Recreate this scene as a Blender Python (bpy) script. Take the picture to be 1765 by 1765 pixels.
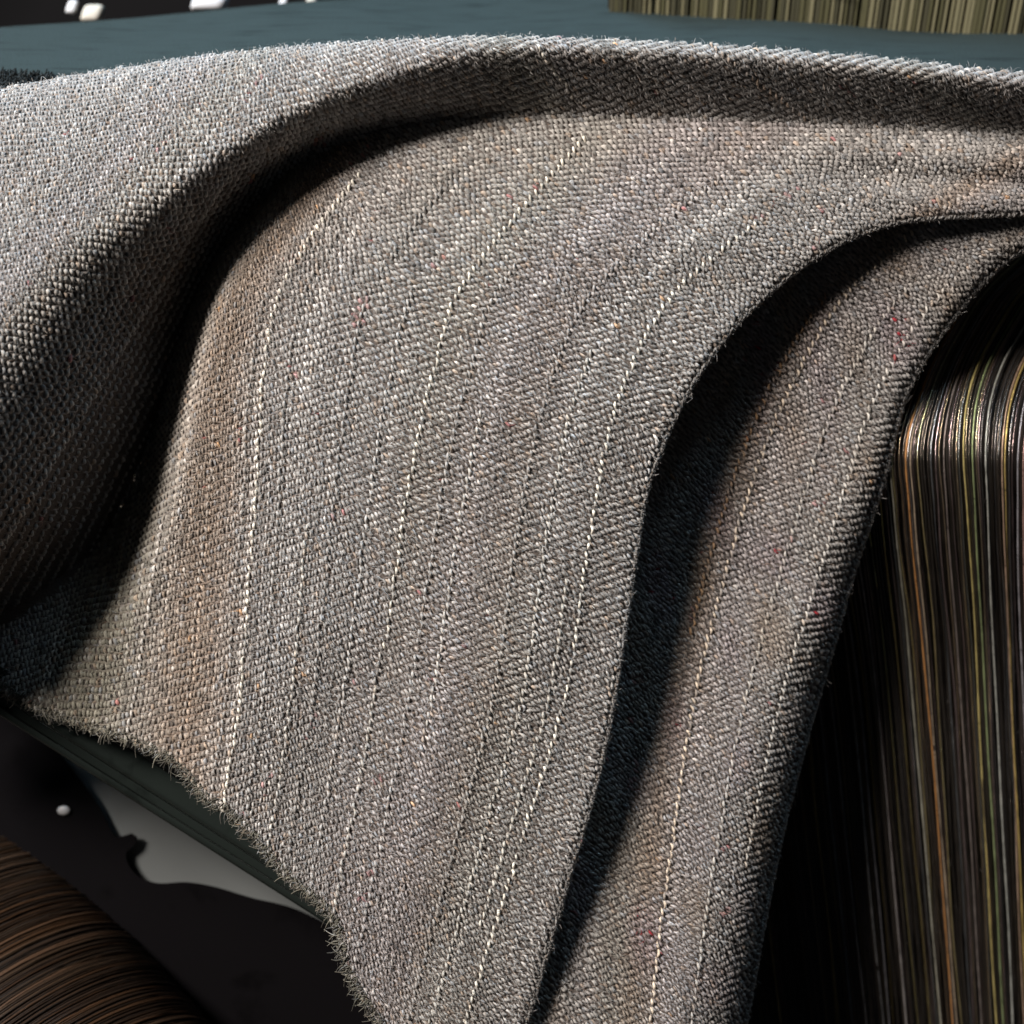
import bpy, math, random
import numpy as np
from mathutils import Vector

random.seed(7)
rng = np.random.default_rng(7)
scene = bpy.context.scene
for o in list(bpy.data.objects):
    bpy.data.objects.remove(o)

# ------------------------------------------------------------------ frame
# The camera looks down on the loom at PITCH degrees. Everything is modelled in
# millimetre-like units (x right, y down, h towards the viewer) on the sloping
# front of the loom and converted to metres by W().
S = 0.0002
PITCH = math.radians(35)
DIST = 2500.0
U = np.array([0, math.sin(PITCH), math.cos(PITCH)])
N = np.array([0, -math.cos(PITCH), math.sin(PITCH)])
R = np.array([1.0, 0, 0])
T = np.array([0, 0, 1.0])


def W(x, y, h):
    x = np.asarray(x, float); y = np.asarray(y, float); h = np.asarray(h, float)
    x, y, h = np.broadcast_arrays(x, y, h)
    f = 1 - h / DIST
    return T + S * ((x - 882.5)[..., None] * f[..., None] * R
                    + (882.5 - y)[..., None] * f[..., None] * U + h[..., None] * N)


def wdir(x, u, n):
    v = x * R + u * U + n * N
    return Vector(v / np.linalg.norm(v))


# ------------------------------------------------------------------ camera
cam_d = bpy.data.cameras.new('camera')
cam = bpy.data.objects.new('camera', cam_d)
scene.collection.objects.link(cam)
cam.location = Vector(T + S * DIST * N)
cam.rotation_euler = (math.pi / 2 - PITCH, 0, 0)
cam_d.sensor_width = 36
cam_d.lens = 36 * DIST / 1765
cam_d.clip_start = 0.01
cam_d.clip_end = 50
cam_d.dof.use_dof = True
cam_d.dof.focus_distance = S * DIST
cam_d.dof.aperture_fstop = 6.8
scene.camera = cam

# ------------------------------------------------------------------ light
world = bpy.data.worlds.new('World')
scene.world = world
world.use_nodes = True
bg = world.node_tree.nodes['Background']
bg.inputs[0].default_value = (0.8, 0.88, 1.0, 1)
bg.inputs[1].default_value = 0.012


def area(name, loc, target, size, power, colour, spread=None):
    d = bpy.data.lights.new(name, 'AREA')
    d.energy = power; d.color = colour; d.size = size
    if spread: d.spread = math.radians(spread)
    o = bpy.data.objects.new(name, d)
    scene.collection.objects.link(o)
    o.location = loc
    o.rotation_euler = (Vector(target) - Vector(loc)).to_track_quat('-Z', 'Y').to_euler()
    return o


mid = Vector(T)
area('workshop_lamp', mid + wdir(-0.62, 0.50, 0.60) * 1.8, mid, 0.42, 51, (1.0, 0.925, 0.87))
area('window_light', mid + wdir(-0.30, 0.95, 0.17) * 0.95, Vector(W(700, 90, 0)), 0.35, 1.4, (0.46, 0.74, 1.0), 75)
fill_at = Vector(W(1250, 210, 0))
area('cool_fill', fill_at + wdir(0.30, 0.90, 0.33) * 0.40, fill_at, 0.16, 0.09, (0.46, 0.74, 1.0), 75)  # added unseen lamp, gives the upper panel a cool tint
scene.view_settings.view_transform = 'Standard'
scene.view_settings.look = 'None'
scene.view_settings.exposure = 0
scene.view_settings.gamma = 1


# ------------------------------------------------------------------ helpers
def mat(name, col, rough=0.6, metal=0.0, spec=0.5, attr=None, sheen=0.0, noise=None, bump=None, coat=0):
    m = bpy.data.materials.new(name)
    m.use_nodes = True
    nt = m.node_tree
    b = nt.nodes['Principled BSDF']
    b.inputs['Base Color'].default_value = (*col, 1)
    b.inputs['Roughness'].default_value = rough
    b.inputs['Metallic'].default_value = metal
    b.inputs['Specular IOR Level'].default_value = spec
    b.inputs['Sheen Weight'].default_value = sheen
    b.inputs['Sheen Roughness'].default_value = 0.5
    b.inputs['Coat Weight'].default_value = coat
    colsock = None
    if attr:
        a = nt.nodes.new('ShaderNodeAttribute'); a.attribute_name = attr
        colsock = a.outputs['Color']
    tc = nt.nodes.new('ShaderNodeTexCoord')
    if noise:
        sc, lo, hi = noise[:3]
        mp = nt.nodes.new('ShaderNodeMapping')
        mp.inputs['Scale'].default_value = noise[3] if len(noise) > 3 else (1, 1, 1)
        nt.links.new(tc.outputs['Object'], mp.inputs['Vector'])
        n = nt.nodes.new('ShaderNodeTexNoise')
        n.inputs['Scale'].default_value = sc; n.inputs['Detail'].default_value = 6
        nt.links.new(mp.outputs[0], n.inputs['Vector'])
        mr = nt.nodes.new('ShaderNodeMapRange')
        mr.inputs['From Min'].default_value = 0.3; mr.inputs['From Max'].default_value = 0.42
        mr.inputs['To Min'].default_value = lo; mr.inputs['To Max'].default_value = hi
        nt.links.new(n.outputs[0], mr.inputs['Value'])
        mx = nt.nodes.new('ShaderNodeVectorMath'); mx.operation = 'SCALE'
        if colsock: nt.links.new(colsock, mx.inputs[0])
        else: mx.inputs[0].default_value = col
        nt.links.new(mr.outputs[0], mx.inputs['Scale'])
        colsock = mx.outputs[0]
    if colsock: nt.links.new(colsock, b.inputs['Base Color'])
    if bump:
        sc, st, dist = bump
        n2 = nt.nodes.new('ShaderNodeTexNoise')
        n2.inputs['Scale'].default_value = sc; n2.inputs['Detail'].default_value = 4
        nt.links.new(tc.outputs['Object'], n2.inputs['Vector'])
        bp = nt.nodes.new('ShaderNodeBump')
        bp.inputs['Strength'].default_value = st; bp.inputs['Distance'].default_value = dist
        nt.links.new(n2.outputs[0], bp.inputs['Height'])
        nt.links.new(bp.outputs[0], b.inputs['Normal'])
    return m


def thing(name, label, cat, loc, group=None):
    o = bpy.data.objects.new(name, None)
    scene.collection.objects.link(o)
    o.empty_display_size = 0.02
    o.location = loc
    o['label'] = label; o['category'] = cat
    if group: o['group'] = group
    return o


def mesh_obj(name, verts, faces, m, parent=None, cols=None, smooth=True, kind=None, label=None):
    """verts (n,3) world metres, faces (k,3|4) array or list of lists"""
    verts = np.asarray(verts, float).reshape(-1, 3)
    if parent is not None:
        verts = verts - np.array(parent.location)
    me = bpy.data.meshes.new(name)
    if isinstance(faces, np.ndarray):
        k, q = faces.shape
        me.vertices.add(len(verts)); me.vertices.foreach_set('co', verts.ravel().astype('f'))
        me.loops.add(k * q); me.loops.foreach_set('vertex_index', faces.ravel().astype('i'))
        me.polygons.add(k)
        me.polygons.foreach_set('loop_start', np.arange(0, k * q, q, dtype='i'))
        me.polygons.foreach_set('loop_total', np.full(k, q, dtype='i'))
        me.update(calc_edges=True)
    else:
        me.from_pydata([tuple(v) for v in verts], [], [tuple(f) for f in faces])
        me.update()
    me.polygons.foreach_set('use_smooth', np.full(len(me.polygons), smooth))
    if cols is not None:
        a = me.attributes.new('yarn_colour', 'FLOAT_COLOR', 'POINT')
        c = np.ones((len(verts), 4), 'f'); c[:, :3] = cols
        a.data.foreach_set('color', c.ravel())
    me.materials.append(m)
    o = bpy.data.objects.new(name, me)
    scene.collection.objects.link(o)
    if parent is not None: o.parent = parent
    if kind: o['kind'] = kind
    if label: o['label'] = label
    return o


def tag(o, label=None, cat=None, group=None, kind=None):
    if label: o['label'] = label
    if cat: o['category'] = cat
    if group: o['group'] = group
    if kind: o['kind'] = kind
    return o


def spline(pts, step=6.0):
    """centripetal-ish Catmull-Rom through the points, resampled evenly"""
    P = np.asarray(pts, float)
    P = np.vstack([2 * P[0] - P[1], P, 2 * P[-1] - P[-2]])
    out = []
    for i in range(1, len(P) - 2):
        t = np.linspace(0, 1, 24, endpoint=False)[:, None]
        p0, p1, p2, p3 = P[i - 1:i + 3]
        out.append(0.5 * (2 * p1 + (p2 - p0) * t + (2 * p0 - 5 * p1 + 4 * p2 - p3) * t ** 2 + (3 * p1 - p0 - 3 * p2 + p3) * t ** 3))
    out.append(P[-2][None])
    Q = np.vstack(out)
    s = np.r_[0, np.cumsum(np.linalg.norm(np.diff(Q[:, :2], axis=0), axis=1))]
    n = max(int(s[-1] / step), 4)
    ss = np.linspace(0, s[-1], n)
    return np.stack([np.interp(ss, s, Q[:, k]) for k in range(Q.shape[1])], 1)


def sdist(x, y, C):
    """unsigned distance, signed side (+ = left of travel in y-down picture) and index of nearest sample"""
    x = np.asarray(x, float); shp = x.shape
    p = np.stack([x.ravel(), np.asarray(y, float).ravel()], 1)
    idx = np.empty(len(p), int); d = np.empty(len(p))
    c2 = (C[:, :2] ** 2).sum(1)
    for a in range(0, len(p), 20000):
        q = p[a:a + 20000]
        D2 = (q ** 2).sum(1)[:, None] + c2[None] - 2 * q @ C[:, :2].T
        i = D2.argmin(1); idx[a:a + 20000] = i
    tan = np.gradient(C[:, :2], axis=0)
    tan /= np.linalg.norm(tan, axis=1)[:, None]
    r = p - C[idx, :2]
    cr = tan[idx, 0] * r[:, 1] - tan[idx, 1] * r[:, 0]
    d = np.linalg.norm(r, axis=1)
    perp = np.abs(cr)
    d = np.where(perp > 0, np.minimum(d, np.maximum(perp, d * 0.0 + perp)), d)
    return (np.sign(cr) * d).reshape(shp), idx.reshape(shp)


def sm(t, a=0.0, b=1.0):
    t = np.clip((t - a) / (b - a), 0, 1)
    return t * t * (3 - 2 * t)


def lerp(a, b, t): return a + (b - a) * t


# ------------------------------------------------------------------ the cloth's form
# crest (silhouette), brow, valley of the back fold: x, y
crestC = np.array([(-500, 255), (-300, 215), (0, 155), (200, 120), (400, 92), (600, 74), (870, 65), (1200, 77), (1500, 100), (1765, 128), (2100, 160)], float)
browC = np.array([(-500, 1150), (-330, 960), (-150, 700), (0, 530), (100, 435), (200, 372), (330, 292), (500, 195), (650, 135), (870, 84), (1200, 90), (1500, 112), (1765, 139), (2100, 170)], float)  # left end, out of view, extended downwards to shade the cloth's tail
valC = np.array([(-600, 1600), (-330, 1340), (-180, 1200), (-60, 1110), (20, 1075), (100, 1020), (165, 950), (213, 870), (250, 780), (283, 680), (312, 580), (342, 500), (378, 430), (420, 370), (455, 330), (500, 290), (570, 252), (650, 225), (760, 203), (870, 196), (1000, 197), (1300, 206), (1765, 224), (2100, 236)], float)
CR = spline(crestC); BR = spline(browC)
# valley with depth and rise width
valD = np.interp(valC[:, 0], [-700, 0, 215, 300, 378, 500, 650, 870, 1765], [-250, -262, -262, -225, -165, -105, -75, -62, -58])
valW = np.interp(valC[:, 0], [-700, 0, 150, 215, 262, 340, 420, 500, 870, 1765], [150, 150, 120, 90, 60, 42, 45, 55, 45, 40])
VA = spline(np.column_stack([valC, valD, valW]))
# fold edge of the middle panel and right edge of the lower fold
E2 = spline([(2100, 340), (1900, 356), (1765, 369), (1640, 375), (1560, 382), (1490, 402), (1420, 436), (1360, 478), (1300, 530), (1240, 596), (1185, 680), (1145, 765), (1115, 850), (1098, 950), (1083, 1050), (1068, 1150), (1045, 1280), (1015, 1400), (985, 1500), (945, 1640), (908, 1765), (860, 1920), (800, 2100)])
E3 = spline([(2100, 330), (1900, 385), (1765, 432), (1700, 482), (1650, 540), (1600, 610), (1562, 680), (1542, 750), (1525, 820), (1500, 900), (1470, 990), (1440, 1100), (1405, 1220), (1372, 1340), (1345, 1450), (1315, 1600), (1285, 1765), (1250, 1920), (1210, 2100)])
FR = spline([(-400, 1040), (-150, 1110), (0, 1188), (80, 1232), (170, 1262), (240, 1285), (300, 1318), (345, 1372), (385, 1398), (430, 1440), (480, 1500), (540, 1552), (575, 1592), (590, 1660), (612, 1705), (650, 1765), (700, 1850), (760, 2100)])

GX0, GY0, GS = -420, -60, 5.0
gx = np.arange(GX0, 2080, GS); gy = np.arange(GY0, 2080, GS)
XX, YY = np.meshgrid(gx, gy)


def blur(A, n):
    k = np.exp(-0.5 * (np.arange(-3 * n, 3 * n + 1) / n) ** 2); k /= k.sum()
    m = 3 * n
    B = np.pad(A, m, mode='edge')
    B = np.apply_along_axis(lambda v: np.convolve(v, k, 'valid'), 0, B)
    B = np.apply_along_axis(lambda v: np.convolve(v, k, 'valid'), 1, B)
    return B


dV, iV = sdist(XX, YY, VA); dB, iB = sdist(XX, YY, BR); dC, iC = sdist(XX, YY, CR)
# curves travel left->right, so + is the side below (greater y)
hv = VA[iV, 2]; wv = VA[iV, 3]
# back fold
hb = np.interp(BR[iB, 0], [-300, 0, 200, 400, 600, 870, 1300, 1765], [260, 150, 105, 82, 68, 56, 50, 46])  # unseen left end raised to cast shade on the tail
below_brow = dB > 0
q1 = np.clip(np.abs(dV) / (np.abs(dV) + np.abs(dB) + 1e-6), 0, 1)
q1 = np.where(dV > 0, 0.0, q1)
pw = np.interp(BR[iB, 0], [0, 300, 600, 900], [2.15, 1.9, 1.3, 1.0])
face = hv + (hb - hv) * (1 - (1 - q1) ** pw)
qc = np.clip(np.abs(dB) / (np.abs(dB) + np.abs(dC) + 1e-6), 0, 1)
qc = np.where(dC < 0, 1.0, qc)
span = np.abs(dB) + np.abs(dC)
top = hb - (span * 0.30) * qc ** 1.3 - np.minimum(span * 0.25, 60) * (1 - np.sqrt(np.clip(1 - qc ** 4, 0, 1)))
top = top - np.where(dC < 0, -dC * 3.0, 0)
H_roll = np.where(below_brow, face, top)
H_roll = blur(H_roll, 2)
# soft undulations of the broad left part
H_roll += 7 * np.exp(-((XX - 150) / 160) ** 2 - ((YY - 260) / 60) ** 2) * 0.5

# middle panel
d2, i2 = sdist(XX, YY, E2)          # E2 travels right->left then down: + = left of travel in y-down...
ins2 = -d2
cx = np.interp(YY, [200, 500, 900, 1300, 1765], [1150, 800, 700, 700, 760])
hp = -((XX - cx) / 420) ** 2 * np.interp(YY, [200, 500, 1000, 1765], [8, 22, 30, 22])
hp += np.interp(YY, [150, 230, 300, 420, 700, 1100, 1500, 1900], [-50, -38, -20, 0, 14, 10, -10, -42])
# ledges running in from the right
am = sm(XX, 1150, 1800)
yy2 = YY - (XX - 1765) * 0.045
hp += am * (9 * np.exp(-((yy2 - 278) / 20) ** 2) - 12 * np.exp(-((yy2 - 315) / 17) ** 2) + 6 * np.exp(-((yy2 - 352) / 16) ** 2))
hp += 1.8 * np.sin(XX / 47 + 1.3 * np.sin(YY / 90)) * np.sin(YY / 71 + 1.1 * np.sin(XX / 83 + 1)) + 1.5 * np.sin((XX + 0.6 * YY) / 58.0)
# faint long folds in the hanging part
hp += 3.5 * np.sin((XX - 0.22 * (1000 - YY)) / 62.0) * sm(YY, 500, 900) * 0.8
rise = sm(np.clip(dV, 0, None) / wv) ** 0.8
H_pan = lerp(hv, hp, rise)
# bottom-left tail lies lower, on the rail
tail = sm(-XX, -420, 60) * sm(YY, 820, 1120)
H_pan = lerp(H_pan, -140 + 0.1 * (XX), tail * 0.75)
H_pan = blur(H_pan, 2)


def round_edge(H, d_in, r, k=1.0):
    t = np.clip(1 - d_in / r, 0, 1)
    return H - k * r * (1 - np.sqrt(np.clip(1 - t ** 2, 0.0, 1)))


# lower fold (panel 3)
d3, i3 = sdist(XX, YY, E3)
ws = np.abs(d2) + np.abs(d3)
q3 = np.clip(np.abs(d2) / (ws + 1e-6), 0, 1)
q3 = np.where(ins2 > 0, 0, q3)
drop = np.interp(YY, [340, 420, 520, 700, 1000, 1300, 1600, 1900], [85, 92, 102, 120, 138, 104, 72, 60])
crown = np.interp(YY, [340, 450, 700, 1000, 1400, 1900], [12, 20, 55, 75, 55, 40])
H_low = -drop - 0.12 * np.clip(ins2, 0, 200) + crown * np.sin(np.clip(q3, 0, 1) * math.pi * 0.62) ** 1.3
H_low = blur(H_low, 2)


class Field:
    def __init__(s, H): s.H = H

    def __call__(s, x, y):
        fx = np.clip((np.asarray(x) - GX0) / GS, 0, len(gx) - 1.001); fy = np.clip((np.asarray(y) - GY0) / GS, 0, len(gy) - 1.001)
        i = fx.astype(int); j = fy.astype(int); u = fx - i; v = fy - j
        H = s.H
        return (H[j, i] * (1 - u) + H[j, i + 1] * u) * (1 - v) + (H[j + 1, i] * (1 - u) + H[j + 1, i + 1] * u) * v


s2 = np.sign(np.median(d2[(XX > 600) & (XX < 700) & (YY > 700) & (YY < 800)]))   # sign of 'inside' for each edge
s3 = np.sign(np.median(d3[(XX > 600) & (XX < 700) & (YY > 700) & (YY < 800)]))
H_panE = round_edge(H_pan, d2 * s2, 16, 1.0)
rad3 = np.interp(YY, [400, 700, 900, 1200, 1765], [30, 34, 60, 110, 125])
H_lowE = round_edge(H_low, d3 * s3, rad3, 1.0)
fRoll, fPan, fLow = Field(H_roll), Field(H_panE), Field(H_lowE)
fD2, fD3, fDV, fDC = Field(d2 * s2), Field(d3 * s3), Field(dV), Field(dC)
dF, iF = sdist(XX, YY, FR)
sF = np.sign(np.median(dF[(XX > 600) & (XX < 700) & (YY > 700) & (YY < 800)]))
fDF = Field(dF * sF)

# ------------------------------------------------------------------ weave lattices
ys_k = np.array([0, 70, 130, 200, 290, 420, 500, 650, 850, 1000, 1200, 1400, 1600, 1765, 2000], float)
pan_anchor = {
    -420: [330, 320, 310, 290, 250, 120, 20, -110, -290, -420, -560, -640, -720, -780, -860],
    0: [560, 550, 530, 500, 450, 320, 260, 150, 60, 0, -80, -150, -220, -280, -360],
    430: [760, 750, 740, 700, 630, 530, 485, 455, 443, 430, 415, 385, 350, 320, 280],
    680: [1120, 1100, 1080, 1040, 960, 850, 792, 745, 703, 680, 650, 615, 575, 540, 490],
    1003: [1640, 1620, 1600, 1560, 1440, 1255, 1165, 1078, 1027, 1003, 972, 912, 850, 800, 730],
    1280: [2140, 2100, 2060, 1980, 1820, 1600, 1500, 1385, 1310, 1280, 1240, 1170, 1100, 1040, 960],
    1600: [2700, 2640, 2580, 2480, 2300, 2020, 1890, 1740, 1640, 1600, 1550, 1470, 1390, 1320, 1230]}
low_anchor = {
    1000: [1700, 1640, 1590, 1510, 1420, 1290, 1215, 1120, 1045, 1000, 960, 930, 900, 880, 850],
    1250: [1990, 1930, 1880, 1800, 1700, 1550, 1465, 1370, 1290, 1247, 1197, 1165, 1138, 1120, 1095],
    1460: [2260, 2200, 2150, 2060, 1930, 1775, 1685, 1580, 1512, 1465, 1400, 1352, 1310, 1280, 1240],
    1700: [2520, 2460, 2400, 2310, 2190, 2020, 1925, 1820, 1750, 1700, 1630, 1575, 1530, 1490, 1440]}


def smooth_interp(y, yk, vals):
    # C1 cubic Hermite
    v = np.asarray(vals, float); m = np.gradient(v, yk)
    i = np.clip(np.searchsorted(yk, y) - 1, 0, len(yk) - 2)
    h = yk[i + 1] - yk[i]; t = (y - yk[i]) / h
    return (2 * t ** 3 - 3 * t ** 2 + 1) * v[i] + (t ** 3 - 2 * t ** 2 + t) * h * m[i] + (-2 * t ** 3 + 3 * t ** 2) * v[i + 1] + (t ** 3 - t ** 2) * h * m[i + 1]


def column_family(anchor):
    ks = sorted(anchor)

    def X(a, y):
        tab = np.stack([smooth_interp(y, ys_k, anchor[k]) for k in ks], 0)      # (k, ny)
        out = np.empty((len(a), len(y)))
        for j in range(len(y)):
            out[:, j] = smooth_interp(a, np.array(ks, float), tab[:, j])
        return out
    return X


def roll_X(a, y):
    m = np.interp(a, [-900, 400, 900, 1200, 2600], [-1.15, -0.9, 0.55, 1.3, 1.3])
    return a[:, None] + m[:, None] * (y[None, :] - 130)


END = 5.7     # distance between ends
REP = 14.6    # length of one repeat of the twill


def lattice(Xf, a, y, hf, anchor_y):
    X = Xf(a, y)
    Y = np.broadcast_to(y[None, :], X.shape)
    H = hf(X, Y)
    P = W(X, Y, H)
    seg = np.linalg.norm(np.diff(P, axis=1), axis=2) / S
    seg = np.minimum(seg, 14.0)
    b = np.concatenate([np.zeros((len(a), 1)), np.cumsum(seg, 1)], 1)
    j = np.argmin(abs(y - anchor_y))
    b = b - b[:, j:j + 1]
    return X, Y, P, b


def lownoise(x, y, s, seed):
    r = np.random.default_rng(seed)
    v = 0
    for k in range(7):
        ang = r.uniform(0, 6.28); f = r.uniform(0.6, 1.8) / s
        v = v + np.sin((x * math.cos(ang) + y * math.sin(ang)) * f + r.uniform(0, 6.28))
    return v / 4


GREY = np.array([0.305, 0.288, 0.268]); MAUVE = np.array([0.30, 0.268, 0.262]); BROWN = np.array([0.27, 0.195, 0.135])
OLIVE = np.array([0.25, 0.235, 0.165]); SLATE = np.array([0.26, 0.275, 0.29]); PALE = np.array([0.48, 0.45, 0.41])
DARK = np.array([0.055, 0.042, 0.038]); CREAM = np.array([0.95, 0.88, 0.74]); ORANGE = np.array([0.62, 0.34, 0.14]); RED = np.array([0.35, 0.03, 0.04])


def yarn_colours(a, x, y, n):
    c = np.tile(GREY, (n, 1))
    t = lownoise(a * 4, y * 0.25, 260, 3)[:, None]
    c = lerp(c, MAUVE, 0.6 * np.clip(t, 0, 1))
    c = lerp(c, OLIVE, 0.28 * np.clip(lownoise(a * 5, y * 0.35, 210, 9)[:, None] - 0.1, 0, 1))
    brown = np.exp(-((a - 345) / 62) ** 2) * 0.7 + np.exp(-((a - 860) / 40) ** 2) * 0.12
    c = lerp(c, BROWN, brown[:, None])
    c = lerp(c, OLIVE, (0.7 * np.exp(-((a - 190) / 90) ** 2))[:, None])
    c = lerp(c, BROWN, (0.55 * np.exp(-((a - 1215) / 30) ** 2))[:, None])
    r = rng.random(n)[:, None]
    c = np.where(r < 0.07, lerp(c, PALE, 0.5), c)
    c = np.where((r > 0.10) & (r < 0.17), c * 0.55, c)
    c = np.where((r > 0.17) & (r < 0.22), lerp(c, SLATE, 0.6), c)
    c = np.where((r > 0.22) & (r < 0.27), lerp(c, BROWN * 1.1, 0.6), c)
    c = np.where((r > 0.998) & (r < 0.9993), lerp(c, RED, 0.5), c)
    c = np.where(r > 0.9993, lerp(c, ORANGE, 0.6), c)
    spots = lownoise(a * 6, y * 2, 60, 21)[:, None]
    c = np.where((spots > 1.15) & (rng.random(n)[:, None] < 0.25), lerp(c, RED, 0.35), c)
    return c * rng.uniform(0.85, 1.15, n)[:, None]


def build_floats(C, ta, tb, nn, L, Wd, lift, sink, lean, cols, nsec=5, nacr=4, twist=0.0):
    """capsule-like half tubes; C centre (metres) ; returns verts, faces, cols"""
    n = len(C)
    di = tb * np.cos(lean)[:, None] + ta * np.sin(lean)[:, None]
    ac = np.cross(nn, di); ac /= np.linalg.norm(ac, axis=1)[:, None] + 1e-12
    t = np.linspace(-1, 1, nsec)
    ph = np.linspace(-1.9, 1.9, nacr)
    V = np.empty((n, nsec, nacr, 3))
    bend = rng.normal(0, 0.10, n)
    for i, tt in enumerate(t):
        w = Wd * (1 - 0.62 * tt ** 2 * abs(tt) ** 0.5)
        up = lift * (1 - tt ** 2) - sink * tt ** 2
        base = C + di * (tt * L / 2)[:, None] * S + nn * (up * S)[:, None] + ac * (bend * (1 - tt * tt) * L * S)[:, None]
        for j, p in enumerate(ph):
            V[:, i, j] = base + ac * (w / 2 * math.sin(p) * S)[:, None] + nn * ((w / 2) * (math.cos(p) * 0.85) * S)[:, None]
    idx = np.arange(nsec * nacr).reshape(nsec, nacr)
    q = np.stack([idx[:-1, :-1], idx[:-1, 1:], idx[1:, 1:], idx[1:, :-1]], -1).reshape(-1, 4)
    F = (q[None] + (np.arange(n) * nsec * nacr)[:, None, None]).reshape(-1, 4)
    CC = np.repeat(cols, nsec * nacr, axis=0)
    return V.reshape(-1, 3), F, CC


class Bag:
    def __init__(s): s.v = []; s.f = []; s.c = []; s.n = 0

    def add(s, v, f, c):
        s.v.append(v); s.f.append(f + s.n); s.c.append(c); s.n += len(v)

    def make(s, name, m, parent, kind=None, label=None):
        if not s.v: return None
        return mesh_obj(name, np.vstack(s.v), np.vstack(s.f), m, parent, np.vstack(s.c), kind=kind, label=label)


M_yarn = mat('wool_yarn', (0.2, 0.2, 0.2), rough=0.85, spec=0.25, attr='yarn_colour', sheen=0.25, noise=(2600, 0.72, 1.3), bump=(3200, 0.5, 0.0003))
M_base = mat('wool_ground', (0.12, 0.102, 0.09), rough=0.95, spec=0.1, noise=(900, 0.6, 1.4), bump=(1500, 0.6, 0.0006))  # base colour is that of yarn in shade, darkens gaps between floats
M_fuzz = mat('wool_fibre', (0.26, 0.235, 0.22), rough=0.9, spec=0.2, attr='yarn_colour', sheen=0.2)

cloth = thing('tweed_cloth', 'grey brown wool tweed cloth with pale stripes, draped in deep folds over the loom', 'cloth', Vector(W(700, 900, 0)))
warp = Bag(); weft = Bag(); fuzz = Bag()
stripes = {}


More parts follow.
